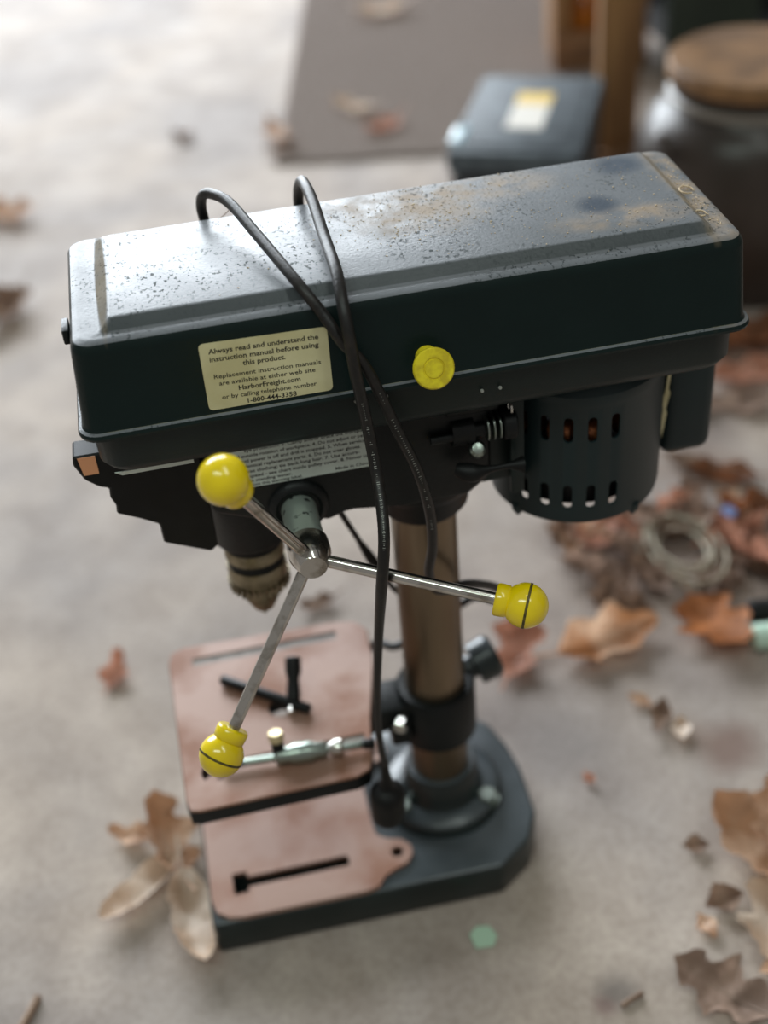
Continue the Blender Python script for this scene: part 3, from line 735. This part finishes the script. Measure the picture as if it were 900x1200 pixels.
# ------------------------------------------------------------------ leaves
def leaf(loc, length, width, rz, m, label, curl=0.35, bend=0.15, tilt=(0, 0), lobes=3.5, seed=0, stem=True, group=None, lift=2, cat='leaf', name='oak_leaf', depth=0.24, petiole=0.28, pw=0.75):
    rnd = random.Random(seed); nr, nc = 30, 8; bm = bmesh.new(); V = []
    for i in range(nr+1):
        t = i/nr
        env = math.sin(math.pi*min(1, t**0.85))**pw if 0 < t < 1 else 0.0
        w = width/2*env*(1-depth+depth*math.cos(2*math.pi*lobes*t+math.pi))+0.4
        wl, wr = w*rnd.uniform(.88, 1.08), w*rnd.uniform(.88, 1.08)
        row = []
        for j in range(nc+1):
            s = -1+2*j/nc
            x = s*(wl if s < 0 else wr); y = (t-.4)*length
            # tips of the lobes sweep forward
            y += abs(s)**2*env*length*0.03
            z = curl*abs(s)**1.7*w + bend*length*(t-.45)**2*2.2 + 2.2*mnoise.noise(Vector((x*.06+seed*3.1, y*.06, seed)))*env*1.8
            row.append((x, y, z))
        V.append(row)
    zmin = min(v[2] for r in V for v in r)
    rot = Matrix.Rotation(math.radians(tilt[0]), 3, 'X') @ Matrix.Rotation(math.radians(tilt[1]), 3, 'Y')
    pts = [[rot @ Vector(v) for v in r] for r in V]
    zmin = min(v.z for r in pts for v in r)
    G = [[bm.verts.new((v-Vector((0, 0, zmin)))*S) for v in r] for r in pts]
    for i in range(nr):
        for j in range(nc): bm.faces.new((G[i][j], G[i][j+1], G[i+1][j+1], G[i+1][j]))
    geom = bm.faces[:]
    bmesh.ops.solidify(bm, geom=geom, thickness=0.5*S)
    zz = min(v.co.z for v in bm.verts)
    for v in bm.verts: v.co.z -= zz
    o = link(name, bm, m, None, 70)
    o.location = Vector((loc[0], loc[1], lift))*S; o.rotation_euler = (0, 0, math.radians(rz))
    tag(o, label, cat, group)
    if stem:
        mid = [pts[i][nc//2]-Vector((0, 0, zmin))-Vector((0, 0, zz/S if False else 0)) for i in range(0, nr, 3)]
        st = [mid[0]+(mid[0]-mid[1]).normalized()*length*petiole]+mid
        st[0].z = max(st[0].z, 1.2)
        bm = bmesh.new(); add_tube(bm, [p+Vector((0, 0, .5)) for p in st], [1.0]+[.9-.06*k for k in range(len(mid))], 6)
        link('stem', bm, m, o, 50)
    return o
# single leaves
leaf((190, 160), 108, 62, -80, 'leaf_orange2', 'pale orange curled oak leaf just right of the right-hand yellow knob', .7, .2, (0, 14), 2.5, 1, depth=.16)
leaf((112, 168), 92, 56, -28, 'leaf_pink', 'pinkish dry leaf behind the drill column at the base edge', .4, .35, (12, 0), 2.5, 2)
leaf((306, 160), 100, 84, 188, 'leaf_orange', 'bright orange-brown pointed leaf below the coiled line', .25, .2, (10, 0), 3, 3)
leaf((384, 240), 92, 74, 30, 'leaf_pink', 'pink-edged curled leaf at the right frame edge above the black marker', 1.0, .3, (0, 20), 2.5, 4)
leaf((-236, 24), 86, 56, 12, 'leaf_tan', 'tan upright curled leaf beside the left edge of the drill base', .8, .3, (10, 25), 3, 5)
leaf((-250, -8), 84, 34, 128, 'leaf_pale', 'pale long leaf lobe stretching left from the cluster beside the base', .6, .2, (0, 10), 2, 6, depth=.06, pw=.5)
leaf((-222, -44), 96, 38, 186, 'leaf_pale', 'whitish curled leaf nearest the camera beside the base corner', .7, .3, (0, -12), 2.5, 7, depth=.08, pw=.5)
leaf((-262, 44), 40, 26, 60, 'leaf_tan', 'small tan leaf piece at the top left of the base-side cluster', .6, .3, (0, 0), 1.5, 8)
leaf((236, -104), 96, 80, 20, 'leaf_tan', 'large tan crumpled leaf at the lower right frame edge', .6, .3, (6, 10), 3, 9, depth=.18)
leaf((226, -160), 86, 64, 150, 'leaf_pale', 'pale pinkish leaf lying in front of the large crumpled leaf at lower right', .5, .3, (0, 0), 2.5, 10)
leaf((262, -84), 80, 54, -20, 'leaf_tan', 'upper tan leaf of the pile at the lower right frame edge', .6, .2, (0, 0), 2.5, 11)
leaf((166, -216), 80, 60, 40, 'leaf_grey', 'dull brown leaf in the bottom right corner', .3, .2, (0, 0), 3, 12, lift=1)
leaf((194, -84), 22, 18, 80, 'leaf_brown', 'tiny brown curled leaf bit left of the lower right pile', .5, .2, (0, 0), 1, 13, stem=False)
leaf((172, -158), 24, 16, 10, 'leaf_tan', 'tiny tan leaf scrap above the bottom right brown leaf', .5, .2, (0, 0), 1, 14, stem=False)
leaf((196, -138), 34, 26, 100, 'leaf_brown', 'dark brown curled lobe on the left side of the lower right pile', .9, .3, (0, 0), 1, 15, stem=False)
leaf((205, -200), 18, 12, 100, 'leaf_orange2', 'tiny pale orange leaf scrap at the bottom right frame edge', .4, .2, (0, 0), 1, 16, stem=False)
leaf((-396, 1345), 110, 80, 70, 'leaf_tan', 'tan leaf on the bright floor at the upper left frame edge', .4, .3, (0, 0), 2.5, 17)
leaf((-390, 1020), 120, 90, 150, 'leaf_brown', 'brown leaf at the left frame edge level with the pulley cover', .6, .3, (0, 0), 3, 18)
leaf((-94, 1560), 46, 36, 40, 'leaf_brown', 'small dark leaf alone on the bright floor left of the rug', .5, .3, (0, 0), 1.5, 19)
leaf((372, 2060), 120, 90, 90, 'leaf_pale', 'pale leaf on the rug at the top frame edge', .3, .3, (0, 0), 2.5, 20, lift=9)
leaf((218, 1556), 90, 50, 40, 'leaf_pale', 'whitish leaf in the middle of the rug', .3, .3, (0, 0), 2, 21, lift=9)
leaf((252, 1462), 80, 56, 120, 'leaf_pink', 'pinkish brown leaf on the rug left of the toolbox', .3, .3, (0, 0), 2, 22, lift=9)
leaf((66, 1490), 90, 50, 10, 'leaf_tan', 'pale tan leaf on the near left corner of the rug', .3, .3, (0, 0), 2.5, 23, lift=9)
leaf((66, 1425), 60, 40, 70, 'leaf_brown', 'brown leaf overhanging the near left corner of the rug', .3, .2, (0, 0), 2.5, 24, lift=9)
leaf((-270, 246), 44, 32, -20, 'leaf_pink', 'small pale peach leaf alone on the floor left of the drill table', .6, .4, (14, 0), 1.5, 25)
leaf((131, 4), 14, 10, 20, 'leaf_pink', 'tiny dull orange leaf scrap right of the drill base', .4, .3, (0, 0), 1, 26, stem=False)
leaf((-58, 292), 40, 26, 100, 'leaf_brown', 'brown leaf behind the drill table beyond its far edge', .4, .3, (0, 0), 2, 27)
leaf((206, 78), 26, 14, 40, 'leaf_tan', 'pale tan end piece of the broken leaf right of the column', .5, .3, (0, 0), 1, 28, stem=False)
leaf((216, 58), 46, 20, 150, 'leaf_brown', 'dark brown torn leaf strip between two pale scraps', .5, .3, (0, 0), 1.5, 29, stem=False)
leaf((228, 40), 30, 18, 160, 'leaf_pale', 'whitish leaf scrap beside the brown floor stain', .5, .3, (0, 0), 1, 30, stem=False)
leaf((545, 640), 170, 110, 60, 'leaf_rust', 'large rust-coloured leaf by the foot of the glass jar', .3, .3, (0, 0), 3, 31)
leaf((478, 500), 130, 60, 75, 'leaf_grey', 'grey leaf on the pinkish floor right of the motor', .3, .2, (0, 0), 2, 32)
leaf((530, 555), 110, 70, 95, 'leaf_pink', 'pink leaf between the jar and the grey leaf', .3, .2, (0, 0), 2, 41)
leaf((416, 372), 80, 46, 60, 'leaf_rust', 'rust-brown narrow leaf above the blue cap', .5, .2, (0, 0), 2, 33)
leaf((388, 402), 70, 24, 50, 'leaf_brown', 'dark narrow leaf strip right of the motor switch box', .6, .2, (0, 0), 1, 34)
leaf((410, 300), 84, 64, 100, 'leaf_rust', 'rust-coloured leaf beside the blue cap at the right frame edge', .6, .2, (0, 0), 2.5, 35)
leaf((362, 306), 34, 26, 10, 'leaf_pink', 'small pinkish leaf touching the blue cap', .6, .3, (0, 0), 1, 36)
rnd = random.Random(5)
kinds = ['leaf_grey', 'leaf_brown', 'leaf_grey', 'leaf_tan', 'leaf_brown', 'leaf_pink', 'leaf_grey']
spots = []
for k in range(36):
    for _ in range(60):
        x, y = rnd.uniform(205, 400), rnd.uniform(196, 345)
        if y < 300-(x-200)*.45 or y > 372-(x-205)*.25: pass
        if x+y*0.4 < 300: continue
        if (x-312)**2+(y-258)**2 < 34**2: continue
        if all((x-a)**2+(y-b)**2 > 16**2 for a, b in spots): spots.append((x, y)); break
for k, (x, y) in enumerate(spots):
    tone = dict(leaf_grey='grey-brown', leaf_brown='dark brown', leaf_tan='tan', leaf_pink='pinkish')[kinds[k % 7]]
    ang = math.degrees(math.atan2(y-258, x-312)) % 360; far = math.hypot(x-312, y-258) > 62
    side = ['right of', 'behind and right of', 'straight behind', 'behind and left of', 'left of', 'in front and left of', 'straight in front of', 'in front and right of'][int((ang+22.5)//45) % 8]
    leaf((x, y), rnd.uniform(34, 62), rnd.uniform(24, 40), rnd.uniform(0, 360), kinds[k % 7], tone+' crumpled leaf '+('well ' if far else 'close ')+side+' the coiled line',
         rnd.uniform(.4, 1.0), rnd.uniform(.1, .4), (rnd.uniform(-15, 15), rnd.uniform(-25, 25)), 2.5, 50+k, group='crumpled leaves in the debris heap', lift=rnd.choice((1, 2, 4, 8)), petiole=.2)

# ------------------------------------------------------------------ other debris
bm = bmesh.new(); pts = []
for i in range(5*26):
    a = 2*math.pi*i/26; k = i/26
    rr_ = 36+10*math.sin(k*2.1); pts.append((312+rr_*math.cos(a)*.85+2*k, 262+rr_*1.25*math.sin(a)+1.5*math.sin(k*3), 5+k*2.3+3*math.sin(a*.5+k)))
add_tube(bm, pts, 2.0, 8); tag(link('coiled_line', bm, 'rope', None, 60), 'loose coil of pale trimmer line among the dry leaves', 'coil')
bm = bmesh.new(); add_lathe(bm, (384, 308, 0), (0.1, -.3, 1), [(0, 8), (1, 9), (11, 9), (13, 7), (13, 0)], 24)
tag(link('bottle_cap', bm, 'bluep', None, 40), 'small pale blue cap beside rust-coloured leaves at right', 'cap')
mk = empty('marker', (352, 150, 0)); tag(mk, 'black tube with a mint green end at the right frame edge', 'tube')
bm = bmesh.new(); add_lathe(bm, (-10, 6, 11), (1, -.12, 0), [(0, 9), (2, 11), (80, 11), (82, 9)], 28); link('barrel', bm, 'black', mk, 40)
mt = empty('mint_cylinder', (346, 118, 0)); tag(mt, 'mint green plastic cylinder lying in front of the black tube', 'cap')
bm = bmesh.new(); add_lathe(bm, (-16, 2, 13), (1, -.15, 0), [(0, 9), (2, 12.5), (26, 13)], 32); link('cap_shell', bm, 'mint', mt, 40)
bm = bmesh.new(); add_lathe(bm, (9.5, -1.8, 13), (1, -.15, 0), [(0, 11), (0, 12), (30, 12)], 32); link('cap_body', bm, 'white', mt, 40)
mk['label'] = 'black plastic tube at the right frame edge behind the mint cylinder'
bm = bmesh.new(); add_prism(bm, [(-8, -9), (6, -10), (11, -2), (7, 8), (-3, 10), (-10, 4)], 0, 2.2, 'XY', bev=.6, seg=1)
o = link('plastic_chip', bm, 'chipgreen', None, 30); o.location = (0.002, -0.121, 0.0005); tag(o, 'pale green flat chip on the floor in front of the base', 'chip')
bm = bmesh.new(); add_tube(bm, spline([(-356, -112, 3), (-349, -100, 3), (-343, -88, 3)], 5), 3.2, 8)
tag(link('dark_stick', bm, 'leaf_brown', None, 50), 'short dark stick at the bottom left frame edge', 'stick')
bm = bmesh.new(); add_tube(bm, spline([(86, -203, 2.5), (94, -200, 3), (104, -197, 2.5)], 4), 2.2, 8)
tag(link('dark_twig', bm, 'leaf_brown', None, 50), 'tiny dark twig on the floor near the bottom right', 'twig')

# ------------------------------------------------------------------ things at the back
RG = empty('rug', (45, 1388, 0), -math.radians(12)); tag(RG, 'flat brown-grey ribbed rug on the garage floor', 'rug')
bm = bmesh.new(); add_box(bm, (305, 640, 3), (610, 1280, 6), bev=2, seg=1); link('pile', bm, 'rug', RG, 30)
bm = bmesh.new()
for k in range(64): add_box(bm, (305, 12+k*20, 7), (600, 9, 3))
o = link('rib', bm, 'rug', RG, 0); o['kind'] = 'stuff'
def rbox(parent, name, m, c, size, bev=0, label=None):
    bm = bmesh.new(); add_box(bm, c, size, bev=bev); return link(name, bm, m, parent, 30, label)
TB = empty('toolbox', (249, 982, 0), -math.radians(25.5)); tag(TB, 'black toolbox with a grey lid and a yellow and white sticker', 'toolbox')
rbox(TB, 'body', 'toolbox', (92, 143, 62), (178, 280, 124), 6)
ld = rbox(TB, 'lid', 'toolbox_lid', (92, 143, 143), (186, 290, 34), 7)
rbox(ld, 'lid_panel', 'toolbox_lid', (92, 143, 160.5), (150, 252, 4), 2)
ns = rbox(ld, 'sticker', 'white', (94, 122, 163), (52, 90, 1.2), 0, 'white sticker on the lid')
rbox(ld, 'yellow_band', 'yellowprint', (94, 186, 163), (52, 44, 1.4), 0, 'yellow part of the sticker')
rbox(TB, 'latch', mat('pale_latch', (150, 176, 186), rough=.3), (8, 52, 161), (22, 60, 6), 2, 'pale blue-grey latch')
PS = empty('wooden_post', (582, 1222, 0), -math.radians(12)); tag(PS, 'upright bare wooden post between the toolbox and the jar', 'post')
rbox(PS, 'stud', 'wood', (0, 0, 420), (62, 40, 840), 2)
rbox(PS, 'foot_block', 'wood_dark', (0, 0, 12), (90, 80, 24), 2)
CR = empty('wooden_crate', (597, 1600, 8.6), -math.radians(12)); tag(CR, 'dark open wooden crate standing behind the toolbox', 'crate')
for args in (('floor_board', 'wood_dark', (85, 75, 6), (170, 150, 12)), ('front_board', 'wood_dark', (85, 5, 40), (170, 10, 60)), ('side_board', 'wood', (5, 80, 90), (10, 140, 160)),
             ('side_board', 'wood_dark', (165, 80, 90), (10, 140, 160)), ('back_board', 'wood_dark', (85, 155, 130), (170, 10, 240)), ('corner_post', 'wood', (20, 20, 110), (20, 20, 200))):
    rbox(CR, *args, 1)
AJ = empty('amber_bottle', (668, 1650, 21)); tag(AJ, 'amber glass bottle standing in the wooden crate', 'bottle')
bm = bmesh.new(); add_lathe(bm, (0, 0, 0), (0, 0, 1), [(0, 30), (3, 36), (90, 36), (110, 30), (125, 14), (150, 14), (150, 0)], 32); link('body', bm, 'amber', AJ, 40)
bm = bmesh.new(); add_lathe(bm, (0, 0, 150), (0, 0, 1), [(0, 16), (16, 16), (17, 14), (17, 0)], 24); link('cap', bm, 'white', AJ, 40)
JR = empty('glass_jar', (625, 838, 0)); tag(JR, 'large smoky glass jar with a brown wooden lid behind the motor end', 'jar')
bm = bmesh.new(); add_lathe(bm, (0, 0, 0), (0, 0, 1), [(0, 120), (3, 140), (14, 150), (120, 152), (175, 147), (210, 134), (228, 118), (237, 106), (252, 104), (258, 107), (264, 105), (264, 97), (237, 98), (210, 126), (175, 139), (120, 144), (16, 142), (10, 130), (10, 0)], 64)
jb = link('body', bm, 'glass_dark', JR, 50)
bm = bmesh.new(); add_lathe(bm, (0, 0, 237), (0, 0, 1), [(0, 106), (3, 110), (9, 110), (12, 105)], 56, caps=False); link('neck_ring', bm, mat('neck_glass', (120, 112, 104), rough=.35), JR, 40, 'pale ring around the neck')
bm = bmesh.new(); add_lathe(bm, (0, 0, 264), (0, 0, 1), [(0, 98), (1, 110), (4, 112), (20, 112), (24, 109), (25, 0)], 56); link('lid', bm, 'wood_lid', JR, 40, 'brown wooden lid')
bm = bmesh.new(); add_lathe(bm, (0, 0, 12), (0, 0, 1), [(0, 100), (4, 136), (130, 138), (134, 130), (134, 0)], 48); link('contents', bm, 'leaf_brown', JR, 40, 'dark brown contents')
bm = bmesh.new(); pts = [(-141+8*math.cos(t*.45), -62+16*math.sin(t*.45), 200+26*math.sin(t*.25)) for t in range(13)]
add_tube(bm, pts, 6, 10); link('glass_ear', bm, 'glass_dark', JR, 50)
CB = empty('storage_cabinet', (802, 1500, 0), 0); tag(CB, 'dark green storage cabinet standing behind the post and jar', 'cabinet')
rbox(CB, 'side_panel', 'cabinet', (60, 10, 450), (170, 20, 900), 1)
rbox(CB, 'side_panel', 'cabinet', (1000, 200, 450), (20, 400, 900), 1)
rbox(CB, 'back_panel', 'darkgap', (520, 395, 450), (1000, 10, 900), 0)
rbox(CB, 'top', 'cabinet', (500, 200, 910), (1040, 420, 20), 2)
rbox(CB, 'bottom_shelf', 'darkgap', (520, 200, 20), (960, 380, 40), 0)
